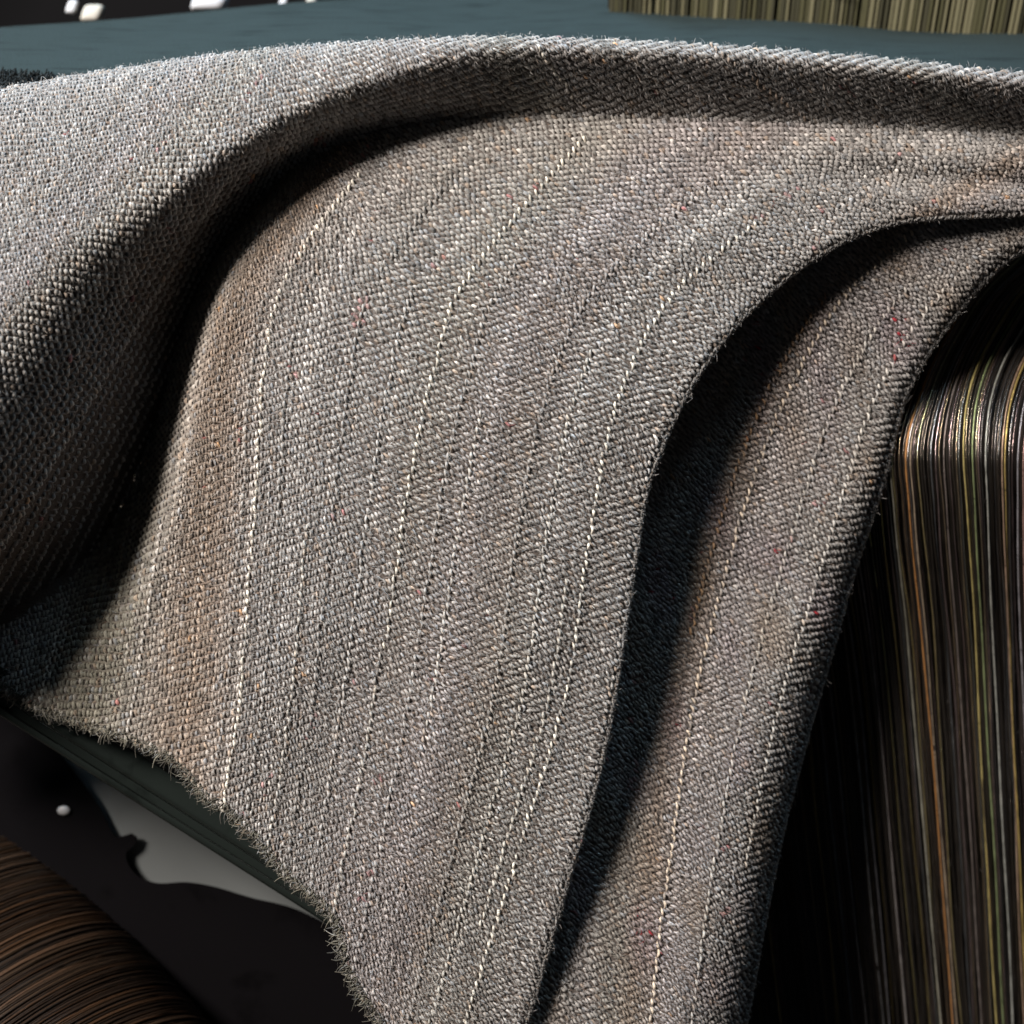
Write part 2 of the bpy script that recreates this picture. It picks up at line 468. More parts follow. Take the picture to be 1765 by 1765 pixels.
def place(Xf, a, y, hf, anchor_y, mask, stripe_list, seed, gmask=None):
    X, Y, P, b = lattice(Xf, a, y, hf, anchor_y)
    tA = np.gradient(P, axis=0); tB = -np.gradient(P, axis=1)      # tB points up the cloth
    nA = np.linalg.norm(tA, axis=2) / S / END
    na, ny = X.shape
    STEP = 2.5
    ph_ = np.cumsum(rng.normal(0, 0.5, na)); ph_ -= np.convolve(np.pad(ph_, 10, mode='edge'), np.ones(21) / 21, 'valid')
    end_tone = np.clip(np.exp(rng.normal(0, 0.13, na)), .7, 1.35) * np.where(rng.random(na) < 0.14, 1.4, 1.0)
    out = []
    for i in range(na):
        bi = b[i]
        k0 = math.floor((bi[0] + i * STEP) / REP) + 1; k1 = math.floor((bi[-1] + i * STEP) / REP) - 1
        for kind_, off in ((0, 0.0), (1, 0.5)):
            ks = np.arange(k0, k1)
            bc = (ks + off) * REP - i * STEP + 2.2 * ph_[i] + rng.normal(0, 0.3, len(ks))
            fj = np.interp(bc, bi, np.arange(ny))
            out.append((np.full(len(ks), i), fj, np.full(len(ks), kind_)))
    I = np.concatenate([o[0] for o in out]); J = np.concatenate([o[1] for o in out]); K = np.concatenate([o[2] for o in out])
    J = np.clip(J, 0, ny - 1.001); j = J.astype(int); f = (J - j)[:, None]
    x = X[I, j] * (1 - f[:, 0]) + X[I, j + 1] * f[:, 0]; yv = Y[I, j] * (1 - f[:, 0]) + Y[I, j + 1] * f[:, 0]
    ok = mask(x, yv) & (x > -170) & (x < 1940) & (yv < 1920)
    I, J, K, j, f, x, yv = I[ok], J[ok], K[ok], j[ok], f[ok], x[ok], yv[ok]
    C = P[I, j] * (1 - f) + P[I, j + 1] * f
    ta = tA[I, j]; tb = tB[I, j]
    st = np.clip(nA[I, j], 0.55, 1.45)
    ta = ta / (np.linalg.norm(ta, axis=1)[:, None] + 1e-12)
    tb = tb / (np.linalg.norm(tb, axis=1)[:, None] + 1e-12)
    nn = np.cross(ta, tb); nn /= np.linalg.norm(nn, axis=1)[:, None] + 1e-12
    tb2 = np.cross(nn, ta)
    n = len(I)
    C = C + ta * rng.normal(0, 0.28, n)[:, None] * S
    aa = a[I]
    cols = yarn_colours(aa - (5000 if seed == 2 else 0), x, yv, n)
    w = K == 0
    cols = np.where(w[:, None], cols * (1 + (end_tone[I] - 1) * (0.9 + 0.5 * lownoise(aa * 9, yv, 90, 77)))[:, None], cols)
    if seed == 3:
        fl = lownoise(x * 2, yv * 1.2, 55, 41)
        cols = lerp(cols, np.array([0.27, 0.20, 0.22]), (0.45 * sm(fl, 0.0, 1.3))[:, None])
        cols = lerp(cols, np.array([0.27, 0.20, 0.135]), (0.5 * sm(-fl, 0.0, 1.3))[:, None])
        hot = (fl > 0.75) & (rng.random(n) < 0.035)
        cols = np.where(hot[:, None], RED * 0.9, cols)
    endid = np.round((a - a[0]) / END).astype(int)
    sid = np.full(n, -1)
    for s_i, (av, colr, strength, ylo, yhi) in enumerate(stripe_list):
        e = np.argmin(abs(a - av))
        sel = w & (I == e) & (yv > ylo) & (yv < yhi)
        sid[sel] = s_i
    # plain warp floats
    open_ = 0.25 + 0.75 * sm(x + 0.12 * (900 - yv) + 60 * lownoise(x, yv, 90, 31), 420, 760)   # how far the twill opens out
    g = w & (sid < 0)
    m_ = g.sum()
    v, ff, cc = build_floats(C[g], ta[g], tb2[g], nn[g], rng.normal(14.2, 1.5, m_) + 0.8 * open_[g], 4.9 * st[g] * rng.uniform(0.75, 1.15, m_),
                             1.35 + 0.4 * lownoise(x[g], yv[g], 22, 8) + rng.normal(0, 0.35, m_), 2.6 + 0 * st[g], -0.80 * open_[g] + 0.16 * lownoise(x[g], yv[g], 30, 5) + rng.normal(0, 0.12, m_), cols[g] * 1.12, 5, 4)
    warp.add(v, ff, cc)
    g = ~w
    m_ = g.sum()
    v, ff, cc = build_floats(C[g], tb2[g], ta[g], nn[g], rng.normal(12.5, 1.2, m_) * st[g], 4.8 * rng.uniform(0.8, 1.15, m_),
                             rng.normal(0.5, 0.4, m_) - 2.2 * open_[g], 2.6 + 0 * st[g], rng.normal(0.05, 0.12, m_), cols[g] * np.array([0.78, 0.74, 0.74]), 4, 3)
    weft.add(v, ff, cc)
    for s_i, (av, colr, strength, ylo, yhi) in enumerate(stripe_list):
        g = sid == s_i
        m_ = g.sum()
        if not m_: continue
        cs = lerp(cols[g], np.asarray(colr)[None] * rng.uniform(0.75, 1.15, m_)[:, None], strength * (np.where(rng.random(m_) < 0.13, 0.3, 1.0) * rng.uniform(0.65, 1.0, m_))[:, None])
        v, ff, cc = build_floats(C[g], ta[g], tb2[g], nn[g], rng.normal(15.0, 1.2, m_), 5.2 * rng.uniform(0.85, 1.15, m_),
                                 rng.normal(3.4, 0.5, m_), 1.6 + np.zeros(m_), rng.normal(-0.24, 0.14, m_), cs, 6, 4)
        stripes.setdefault((seed, s_i), Bag()).add(v, ff, cc)
    # fine fibres standing out of the surface
    nf = int(n * 1.1)
    pick = rng.integers(0, n, nf)
    c0 = C[pick] + (ta[pick] * rng.normal(0, 4, nf)[:, None] + tb2[pick] * rng.normal(0, 5, nf)[:, None]) * S + nn[pick] * 2.2 * S
    an = rng.uniform(0, 2 * math.pi, nf)
    dd = ta[pick] * np.cos(an)[:, None] + tb2[pick] * np.sin(an)[:, None]
    sd = -ta[pick] * np.sin(an)[:, None] + tb2[pick] * np.cos(an)[:, None]
    Lf = rng.gamma(3.0, 1.9, nf)[:, None] * S; up = rng.uniform(0.5, 5.0, nf)[:, None] * S; wd = 0.42 * S
    cv = rng.normal(0, 0.35, nf)[:, None] * Lf
    pts = [c0, c0 + dd * Lf * 0.5 + nn[pick] * up + sd * cv * 0.5, c0 + dd * Lf + nn[pick] * up * rng.uniform(0.2, 1.6, nf)[:, None] + sd * cv]
    V = np.stack([pts[0] - sd * wd, pts[0] + sd * wd, pts[1] - sd * wd, pts[1] + sd * wd, pts[2] - sd * wd * .4, pts[2] + sd * wd * .4], 1).reshape(-1, 3)
    q = np.array([[0, 1, 3, 2], [2, 3, 5, 4]])
    F = (q[None] + (np.arange(nf) * 6)[:, None, None]).reshape(-1, 4)
    fuzz.add(V, F, np.repeat(cols[pick] * 1.25, 6, axis=0))
    # ground cloth beneath the floats
    sa, sy = 2, 2
    Pg = P[::sa, ::sy]
    Ng = np.cross(tA[::sa, ::sy], tB[::sa, ::sy]); Ng /= np.linalg.norm(Ng, axis=2)[..., None] + 1e-12
    Pg = Pg - Ng * 1.6 * S
    Mg = (gmask or mask)(X[::sa, ::sy], Y[::sa, ::sy]) & (X[::sa, ::sy] > -260) & (X[::sa, ::sy] < 2020)
    idx = np.arange(Pg.shape[0] * Pg.shape[1]).reshape(Pg.shape[:2])
    okq = Mg[:-1, :-1] & Mg[1:, :-1] & Mg[:-1, 1:] & Mg[1:, 1:]
    Q = np.stack([idx[:-1, :-1][okq], idx[1:, :-1][okq], idx[1:, 1:][okq], idx[:-1, 1:][okq]], -1)
    used = np.unique(Q); remap = -np.ones(idx.size, int); remap[used] = np.arange(len(used))
    return Pg.reshape(-1, 3)[used], remap[Q]


ground_v = []; ground_f = []; gn = 0


def add_ground(vf):
    global gn
    v, f = vf
    ground_v.append(v); ground_f.append(f + gn); gn += len(v)


# the middle panel with its hanging part
yk = np.arange(150, 1990, 5.0)
add_ground(place(column_family(pan_anchor), np.arange(-420, 1600, END), yk, fPan, 1000,
                 lambda x, y: (fD2(x, y) > 1.0) & (fDV(x, y) > -3) & (fDF(x, y) > 0),
                 [(430, CREAM, 0.95, 300, 2000), (680, CREAM, 0.95, 235, 1125), (677, CREAM, 0.4, 1125, 2000), (735, PALE * 1.2, 0.5, 450, 2000), (930, CREAM, 0.35, 600, 2000), (620, PALE * 1.3, 0.45, 500, 2000), (470, PALE * 1.3, 0.5, 380, 2000), (1003, CREAM, 1.0, 380, 2000), (262, PALE * 1.4, 0.9, 900, 1300),
                  (130, PALE * 1.4, 0.6, 1000, 1300), (520, CREAM, 0.35, 900, 2000), (562, PALE * 1.2, 0.3, 300, 1700), (778, CREAM, 0.35, 700, 1300),
                  (975, CREAM, 0.5, 1000, 1600), (345, PALE * 1.2, 0.3, 400, 1300), (880, PALE, 0.3, 300, 1900), (405, PALE * 1.3, 0.4, 500, 1500)], 1,
                 lambda x, y: (fD2(x, y) > 1.0) & (fDV(x, y) > -30) & (fDF(x, y) > 0)))
# the back fold
add_ground(place(roll_X, np.r_[np.arange(-760, 500, 5.2), np.arange(500, 2300, END)], np.arange(-20, 1330, 5.0), fRoll, 130,
                 lambda x, y: (fDV(x, y) < 5) & (fDC(x, y) > -2),
                 [(-560, PALE * 1.4, 0.8, 0, 1000), (-330, CREAM, 0.5, 0, 2000), (-420, CREAM, 0.8, 0, 2000), (-250, CREAM, .5, 0, 2000), (960, CREAM, 0.6, 80, 170), (300, PALE, 0.7, 0, 2000), (1290, BROWN * 2, 0.6, 0, 300), (-700, CREAM, 0.8, 0, 2000)], 2,
                 lambda x, y: (fDV(x, y) < 30) & (fDC(x, y) > -2)))
# the cloth falling away behind the crest of the back fold
ck = CR[(CR[:, 0] > -260) & (CR[:, 0] < 2020)]
hk = fRoll(ck[:, 0], ck[:, 1] + 2)
Vk = np.stack([W(ck[:, 0], ck[:, 1] + 2, hk - 3), W(ck[:, 0], ck[:, 1] + 3, hk - 60), W(ck[:, 0], ck[:, 1] + 14, hk - 160)], 1)
ik = np.arange(len(ck) * 3).reshape(-1, 3)
add_ground((Vk.reshape(-1, 3), np.stack([ik[:-1, :-1], ik[:-1, 1:], ik[1:, 1:], ik[1:, :-1]], -1).reshape(-1, 4)))
# the lower fold on the right
add_ground(place(column_family(low_anchor), np.arange(1000, 1700, END), np.arange(300, 1990, 5.0), fLow, 1000,
                 lambda x, y: (fD3(x, y) > 1.0) & (fD2(x, y) < 70),
                 [(1250, lerp(CREAM, ORANGE, 0.35), 1.0, 380, 2000), (1340, CREAM, 0.3, 500, 1900), (1405, CREAM, 0.3, 500, 1500), (1215, ORANGE * .7, 0.7, 500, 1100)], 3))
mesh_obj('ground_weave', np.vstack(ground_v), np.vstack(ground_f), M_base, cloth)
warp.make('warp_yarns', M_yarn, cloth, kind='stuff')
weft.make('weft_yarns', M_yarn, cloth, kind='stuff')
for k, bg_ in stripes.items():
    bg_.make('stripe_yarn', M_yarn, cloth)


# ---- turned-under hems along the two free edges
def hem(E, Hf, r, depth, name, a0):
    cx_ = spline(E, 4.0)
    tan = np.gradient(cx_[:, :2], axis=0); tan /= np.linalg.norm(tan, axis=1)[:, None]
    # outward = away from the panel (to the lower right)
    out = np.stack([-tan[:, 1], tan[:, 0]], 1)
    test = cx_[len(cx_) // 2, :2] + out[len(cx_) // 2] * 10
    if out[len(cx_) // 2][0] < 0: out = -out
    inn = cx_[:, :2] - out * 6
    h0 = Hf(inn[:, 0], inn[:, 1])
    h0 = np.convolve(np.pad(h0, 6, mode='edge'), np.ones(13) / 13, 'valid')
    sec = []
    ph = list(np.linspace(0, math.pi, 8))
    prof = [(-6, 2.0)] + [(r * math.sin(p) - 3, r * (math.cos(p) - 1)) for p in ph] + [(-20, -2 * r - 3), (-55, -2 * r - depth * 0.25), (-90, -2 * r - depth)]
    for o_, z_ in prof:
        sec.append(W(cx_[:, 0] + out[:, 0] * o_, cx_[:, 1] + out[:, 1] * o_, h0 + z_))
    V = np.stack(sec, 1)
    n, k = V.shape[:2]
    idx = np.arange(n * k).reshape(n, k)
    F = np.stack([idx[:-1, :-1], idx[1:, :-1], idx[1:, 1:], idx[:-1, 1:]], -1).reshape(-1, 4)
    global gn
    mesh_obj('folded_hem', V.reshape(-1, 3), F, M_base, cloth)
    # yarns wrapping round the fold
    b = Bag()
    cc_ = spline(E, 5.2)
    nn_ = len(cc_)
    si = np.linspace(0, n - 1.001, nn_)
    for j in range(1, 7):
        i0 = np.clip((si + rng.normal(0, 0.4, nn_)), 0, n - 2).astype(int)
        C = V[i0, j] * 0.5 + V[i0, j + 1] * 0.5
        ta_ = V[i0 + 1, j] - V[i0, j]; ta_ /= np.linalg.norm(ta_, axis=1)[:, None]
        tb_ = V[i0, j + 1] - V[i0, j]; tb_ /= np.linalg.norm(tb_, axis=1)[:, None]
        nrm = np.cross(ta_, tb_); nrm /= np.linalg.norm(nrm, axis=1)[:, None]
        cen = V[i0, 1:9].mean(1)
        flip = np.sign(((C - cen) * nrm).sum(1))[:, None]; nrm = nrm * flip
        yy_ = cc_[:, 1]
        cols = yarn_colours(np.full(nn_, a0, float), cc_[:, 0], yy_, nn_)
        v, f, c = build_floats(C, ta_, tb_, nrm, rng.normal(9, 2, nn_), 4.2 * rng.uniform(.7, 1.2, nn_), rng.normal(0.8, .6, nn_), 1.8 + np.zeros(nn_), rng.normal(0.75, 0.5, nn_), cols * 0.8, 5, 4)
        b.add(v, f, c)
    # stray fibres along the edge
    nf = nn_ * 3
    ii = rng.integers(0, n - 1, nf); jj = rng.integers(1, 7, nf)
    c0 = V[ii, jj]
    cen = V[ii, 1:9].mean(1); nd = c0 - cen; nd /= np.linalg.norm(nd, axis=1)[:, None]
    sd = V[ii + 1, jj] - V[ii, jj]; sd /= np.linalg.norm(sd, axis=1)[:, None]
    Lf = rng.gamma(2.0, 1.7, nf)[:, None] * S
    dd = nd + sd * rng.normal(0, 1.2, nf)[:, None]
    w_ = sd * 0.4 * S
    p1 = c0 + dd * Lf * .5; p2 = p1 + (dd + sd * rng.normal(0, .8, nf)[:, None]) * Lf * .5
    Vf = np.stack([c0 - w_, c0 + w_, p1 - w_, p1 + w_, p2 - w_ * .5, p2 + w_ * .5], 1).reshape(-1, 3)
    q = np.array([[0, 1, 3, 2], [2, 3, 5, 4]])
    Ff = (q[None] + (np.arange(nf) * 6)[:, None, None]).reshape(-1, 4)
    fuzz.add(Vf, Ff, np.tile(GREY * 1.3, (nf * 6, 1)))
    b.make('hem_yarns', M_yarn, cloth, kind='stuff')


hem(E2, fPan, 5, 60, 'hem', 1100)
hem(E3, fLow, 6, 110, 'hem', 1460)

# ---- frayed cut edge at the lower left
b = Bag()
FE = spline(FR, 3.5)
FE = FE[(FE[:, 0] > -120) & (FE[:, 1] < 1900)]
tan = np.gradient(FE[:, :2], axis=0); tan /= np.linalg.norm(tan, axis=1)[:, None]
outF = np.stack([-tan[:, 1], tan[:, 0]], 1)
hF = fPan(FE[:, 0] - outF[:, 0] * 8, FE[:, 1] - outF[:, 1] * 8)
for rep in range(7):
    n = len(FE)
    L = rng.gamma(2.6, 3.3, n) * np.where(rng.random(n) < 0.07, 1.8, 1.0)
    L = np.minimum(L, 16)
    ang = rng.normal(0, 0.55, n)
    dx = outF[:, 0] * np.cos(ang) - outF[:, 1] * np.sin(ang); dy = outF[:, 0] * np.sin(ang) + outF[:, 1] * np.cos(ang)
    st_in = rng.uniform(-2, 14, n); curl = np.clip(rng.normal(0, 0.9, n), -1.3, 1.3); hz = rng.normal(0, 4, n) - 1
    K = 6; NA = 4
    t = np.linspace(0, 1, K)
    pts = []
    for tt in t:
        ex = FE[:, 0] - outF[:, 0] * st_in + dx * L * tt - dy * curl * L * tt * tt
        ey = FE[:, 1] - outF[:, 1] * st_in + dy * L * tt + dx * curl * L * tt * tt
        pts.append(W(ex, ey, hF + hz * tt + 2.0 - 9 * tt * tt + 3 * np.sin(tt * 3)))
    Pp = np.stack(pts, 1)
    wd = rng.uniform(1.0, 2.6, n)
    rings = []
    ax = W(FE[:, 0] + tan[:, 0], FE[:, 1] + tan[:, 1], hF) - W(FE[:, 0], FE[:, 1], hF); ax /= np.linalg.norm(ax, axis=1)[:, None]
    nrm = np.tile(N, (n, 1))
    for i in range(K):
        w = wd * (1 - 0.55 * t[i])
        for j in range(3):
            p = j * 2 * math.pi / 3
            rings.append(Pp[:, i] + ax * (w * math.cos(p) * S)[:, None] + nrm * (w * math.sin(p) * S)[:, None])
    V = np.stack(rings, 1)
    q = []
    for i in range(K - 1):
        for j in range(3):
            q.append([i * 3 + j, i * 3 + (j + 1) % 3, (i + 1) * 3 + (j + 1) % 3, (i + 1) * 3 + j])
    F = (np.array(q)[None] + (np.arange(n) * K * 3)[:, None, None]).reshape(-1, 4)
    cols = yarn_colours(np.full(n, 190.0), FE[:, 0], FE[:, 1], n) * rng.uniform(0.2, 0.9, n)[:, None]
    b.add(V.reshape(-1, 3), F, np.repeat(cols, K * 3, axis=0))
b.make('frayed_fringe', M_yarn, cloth, kind='stuff')
fuzz.make('fibre_fuzz', M_fuzz, cloth, kind='stuff')


# ------------------------------------------------------------------ tubes
def tube(path, rad, sides=6, wob=0.0, closed_ends=True):
    """path (n,3) metres, rad metres"""
    P = np.asarray(path); n = len(P)
    t = np.gradient(P, axis=0); t /= np.linalg.norm(t, axis=1)[:, None]
    up = np.tile(N, (n, 1)); a = np.cross(t, up); a /= np.linalg.norm(a, axis=1)[:, None]; b_ = np.cross(a, t)
    rad = np.broadcast_to(rad, (n,))
    ang = np.arange(sides) * 2 * math.pi / sides
    V = P[:, None] + (a[:, None] * np.cos(ang)[None, :, None] + b_[:, None] * np.sin(ang)[None, :, None]) * rad[:, None, None]
    idx = np.arange(n * sides).reshape(n, sides)
    nx = np.roll(idx, -1, axis=1)
    F = np.stack([idx[:-1], nx[:-1], nx[1:], idx[1:]], -1).reshape(-1, 4)
    return V.reshape(-1, 3), F


# ------------------------------------------------------------------ warp over the bar on the right
M_bar = mat('dark_wood', (0.02, 0.016, 0.013), rough=0.5, noise=(60, 0.6, 1.3))
M_warp = mat('glossy_warp', (0.2, 0.2, 0.2), rough=0.2, metal=0.95, spec=0.8, attr='yarn_colour', noise=(1500, 0.6, 1.4), bump=(3000, 0.5, 0.0004))
M_warp2 = mat('coloured_warp', (0.2, 0.2, 0.2), rough=0.27, metal=0.6, spec=0.8, attr='yarn_colour', noise=(1100, 0.45, 1.4), bump=(3000, 0.5, 0.0004))
warp_sheet = thing('warp_sheet', 'taut dark warp yarns with gold, orange and cream strands running over the bar', 'yarn', Vector(W(1600, 1200, -220)))
# columns: label x at y=1100 ; (y, x) shapes measured on two strands
ysw = np.array([380, 440, 500, 568, 630, 693, 755, 880, 1100, 1430, 1765, 1960], float)
colA = np.array([1905, 1835, 1763, 1717, 1685, 1667, 1661, 1667, 1681, 1699, 1717, 1728], float)      # label 1681
colB = np.array([1810, 1750, 1690, 1645, 1612, 1588, 1570, 1574, 1595, 1621, 1647, 1662], float)      # label 1595
colC = np.array([1640, 1600, 1560, 1525, 1500, 1478, 1462, 1470, 1500, 1532, 1563, 1580], float)      # label 1500
colD = np.array([1300, 1270, 1240, 1215, 1195, 1180, 1170, 1180, 1240, 1290, 1335, 1360], float)      # label 1240
colE = np.array([2260, 2170, 2070, 2010, 1960, 1930, 1915, 1900, 1890, 1895, 1900, 1903], float)      # label 1890
labs = np.array([1240, 1500, 1595, 1681, 1890], float)
tabs = np.stack([colD, colC, colB, colA, colE])
hw_y = np.array([380, 500, 600, 650, 685, 710, 732, 755, 785, 830, 920, 1100, 1430, 1765, 1960], float)
hw_h = np.array([-400, -312, -231, -195, -173, -160, -151, -146, -146, -158, -198, -285, -350, -405, -430], float)


def warp_path(lab, ylo=380, yhi=1950, step=14, jit=0.0, dz=0.0):
    y = np.arange(ylo, yhi, step, dtype=float)
    i = int(np.clip(np.searchsorted(labs, lab) - 1, 0, len(labs) - 2))
    t = (lab - labs[i]) / (labs[i + 1] - labs[i])
    xk = tabs[i] * (1 - t) + tabs[i + 1] * t
    x = smooth_interp(y, ysw, xk)
    h = smooth_interp(y, hw_y, hw_h) + dz - 25 - np.clip(1590 - lab, 0, 400) * 0.45 * (1 - 0.6 * sm(y, 1000, 1700))
    if jit:
        k = rng.uniform(0, 6.28, 3); hang = sm(y, 740, 1000)
        x = x + hang * jit * (np.sin(y / 170 + k[0]) * 1.3 + np.sin(y / 61 + k[1]) * .5)
        h = h + hang * jit * 1.5 * np.sin(y / 140 + k[2]) + 0
    return W(x, y, h)


# the bar itself: a dark rounded surface just below the yarns
sec = []
barlab = np.linspace(1150, 1990, 50)
for lab in barlab:
    sec.append(warp_path(lab, 360 if False else 380, 1950, 14, dz=-9))
V = np.stack(sec, 0); n, k = V.shape[:2]
back = V - N * 60 * S
idx = np.arange(n * k).reshape(n, k); o2 = n * k
F = list(np.stack([idx[:-1, :-1], idx[1:, :-1], idx[1:, 1:], idx[:-1, 1:]], -1).reshape(-1, 4))
F2 = list(np.stack([idx[:-1, :-1], idx[:-1, 1:], idx[1:, 1:], idx[1:, :-1]], -1).reshape(-1, 4) + o2)
rim = []
bd = list(idx[0, :]) + list(idx[1:, -1]) + list(idx[-1, ::-1][1:]) + list(idx[::-1, 0][1:-1])
for i in range(len(bd)):
    p, q = bd[i], bd[(i + 1) % len(bd)]
    rim.append([p, q, q + o2, p + o2])
apron = mesh_obj('loom_apron', np.vstack([V.reshape(-1, 3), back.reshape(-1, 3)]), np.array(F + F2 + rim), M_bar)
tag(apron, 'dark curved loom front directly beneath the taut warp yarns at the right', 'loom front')

pal = [(0.36, 0.28, 0.19), (0.22, 0.185, 0.15), (0.14, 0.13, 0.125), (0.25, 0.19, 0.18), (0.48, 0.37, 0.17), (0.16, 0.165, 0.165), (0.10, 0.085, 0.07)]
bright = {1455: (.30, .29, .28), 1500: (0.42, 0.38, 0.36), 1468: (.22, .21, .22), 1565: (0.40, 0.38, 0.30), 1590: (0.55, 0.25, 0.07), 1597: (0.42, 0.32, 0.22), 1650: (.2, .16, .14),
          1681: (0.62, 0.50, 0.18), 1694: (0.30, 0.36, 0.16), 1713: (0.50, 0.50, 0.44), 1737: (0.45, 0.30, 0.20), 1741: (0.55, 0.40, 0.12), 1760: (.4, .38, .4), 1768: (0.5, 0.3, 0.25), 1420: (.16, .15, .15), 1395: (.13, .13, .14), 1800: (.5, .4, .2), 1830: (.5, .45, .4)}
lab = 1180.0
labels_used = []
while lab < 1880:
    near = [bk for bk in bright if abs(bk - lab) < 3.4 and bk not in labels_used]
    if near:
        bk = near[0]; labels_used.append(bk); col = tuple(np.array(bright[bk]) * 0.85 + 0.03); rad = 1.9; L = bk
    else:
        col = tuple(np.array(random.choice(pal)) * random.uniform(0.9, 2.5) * (0.25 + 0.95 * float(sm(np.array(lab), 1440, 1590)))); rad = random.uniform(1.2, 1.8); L = lab + random.uniform(-.8, .8)  # darker towards the fold, its shade put into the yarn colour
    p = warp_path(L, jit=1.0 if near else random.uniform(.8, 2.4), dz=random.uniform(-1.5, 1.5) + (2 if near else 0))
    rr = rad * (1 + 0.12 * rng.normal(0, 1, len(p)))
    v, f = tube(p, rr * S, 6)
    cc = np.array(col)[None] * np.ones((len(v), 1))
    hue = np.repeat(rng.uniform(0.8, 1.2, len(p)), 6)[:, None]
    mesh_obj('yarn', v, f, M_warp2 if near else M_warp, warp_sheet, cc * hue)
    lab += random.uniform(3.4, 6.6) if L > 1450 else random.uniform(5, 9)
# fuzz on the hanging warp
b = Bag(); nf = 260
yy_ = rng.uniform(760, 1900, nf); ll = rng.uniform(1450, 1860, nf)
c0 = np.stack([warp_path(l, y_, y_ + 20, 14)[0] for l, y_ in zip(ll, yy_)])
an = rng.normal(math.pi / 2, 0.8, nf); d0 = np.cos(an)[:, None] * R + np.sin(an)[:, None] * U; s0 = -np.sin(an)[:, None] * R + np.cos(an)[:, None] * U
Lf = rng.gamma(2, 2.2, nf)[:, None] * S
p0 = c0 + N * 3 * S; p1 = p0 + d0 * Lf * .5 + N * rng.uniform(1, 4, nf)[:, None] * S; p2 = p1 + (d0 + s0 * rng.normal(0, .8, nf)[:, None]) * Lf * .5
w_ = s0 * .35 * S
Vf = np.stack([p0 - w_, p0 + w_, p1 - w_, p1 + w_, p2 - w_ * .5, p2 + w_ * .5], 1).reshape(-1, 3)
Ff = (np.array([[0, 1, 3, 2], [2, 3, 5, 4]])[None] + (np.arange(nf) * 6)[:, None, None]).reshape(-1, 4)
b.add(Vf, Ff, np.tile([.09, .08, .075], (nf * 6, 1)))
b.make('loose_fibres', M_fuzz, warp_sheet, kind='stuff')

# ------------------------------------------------------------------ lower left: rail, sheet, plate, yarn roll
M_rail = mat('green_steel', (0.028, 0.036, 0.032), rough=0.24, metal=0.5, noise=(70, 0.6, 1.3), bump=(500, .15, .0004))
rail = thing('loom_rail', 'dark green steel rail running diagonally under the frayed edge of the cloth', 'rail', Vector(W(280, 1400, -170)))
A = np.array([-260, 1030.]); B = np.array([840, 1729.]); dA = (B - A) / np.linalg.norm(B - A); nA = np.array([-dA[1], dA[0]])


def rail_prof(name, prof, m):
    sec = []
    for t in np.linspace(0, 1, 40):
        c = A + (B - A) * t
        sec.append([W(c[0] + nA[0] * o_, c[1] + nA[1] * o_, h_ - 150) for o_, h_ in prof])
    V = np.array(sec); n, k = V.shape[:2]
    idx = np.arange(n * k).reshape(n, k); nx = np.roll(idx, -1, axis=1)
    F = np.stack([idx[:-1], nx[:-1], nx[1:], idx[1:]], -1).reshape(-1, 4)
    F = [list(q) for q in F] + [list(idx[0])[::-1], list(idx[-1])]
    o = mesh_obj(name, V.reshape(-1, 3), F, m, rail, smooth=False)
    bv = o.modifiers.new('bevel', 'BEVEL'); bv.width = 0.0006; bv.segments = 2; bv.limit_method = 'ANGLE'
    return o


rail_prof('upper_flange', [(-40, 10), (-2, 10), (4, 4), (4, -40), (-40, -40)], M_rail)
rail_prof('web', [(4.5, -14), (20, -16), (20, -60), (4.5, -60)], M_rail)
rail_prof('lower_lip', [(20.5, -4), (28, -4), (33, -10), (33, -70), (20.5, -70)], M_rail)

M_paper = mat('pale_sheet', (0.16, 0.17, 0.165), rough=0.7, noise=(14, 0.8, 1.1))
# pale board below
pts = [(62, 1180), (560, 1180), (760, 1760), (100, 1760)]
N1 = 24
uu, vv = np.meshgrid(np.linspace(0, 1, N1), np.linspace(0, 1, N1))
px_ = (pts[0][0] * (1 - uu) + pts[1][0] * uu) * (1 - vv) + (pts[3][0] * (1 - uu) + pts[2][0] * uu) * vv
py_ = (pts[0][1] * (1 - uu) + pts[1][1] * uu) * (1 - vv) + (pts[3][1] * (1 - uu) + pts[2][1] * uu) * vv
hh = -475 - (1500 - py_) * -0.1 + 10 * np.sin(px_ / 80) * np.cos(py_ / 60)
V1 = W(px_, py_, hh).reshape(-1, 3); V2 = V1 - N * 12 * S
idx = np.arange(N1 * N1).reshape(N1, N1)
F = np.stack([idx[:-1, :-1], idx[1:, :-1], idx[1:, 1:], idx[:-1, 1:]], -1).reshape(-1, 4)
bd = list(idx[0, :]) + list(idx[1:, -1]) + list(idx[-1, ::-1][1:]) + list(idx[::-1, 0][1:-1])
rim = np.array([[bd[i], bd[(i + 1) % len(bd)], bd[(i + 1) % len(bd)] + N1 * N1, bd[i] + N1 * N1] for i in range(len(bd))])
sheet = mesh_obj('pale_board', np.vstack([V1, V2]), np.vstack([F, F[:, ::-1] + N1 * N1, rim]), M_paper)
tag(sheet, 'pale grey board seen in the gap between the green rail and the black plate', 'board')

M_black = mat('black_plate', (0.004, 0.0035, 0.004), rough=0.8, spec=0.04, noise=(50, .7, 1.3))


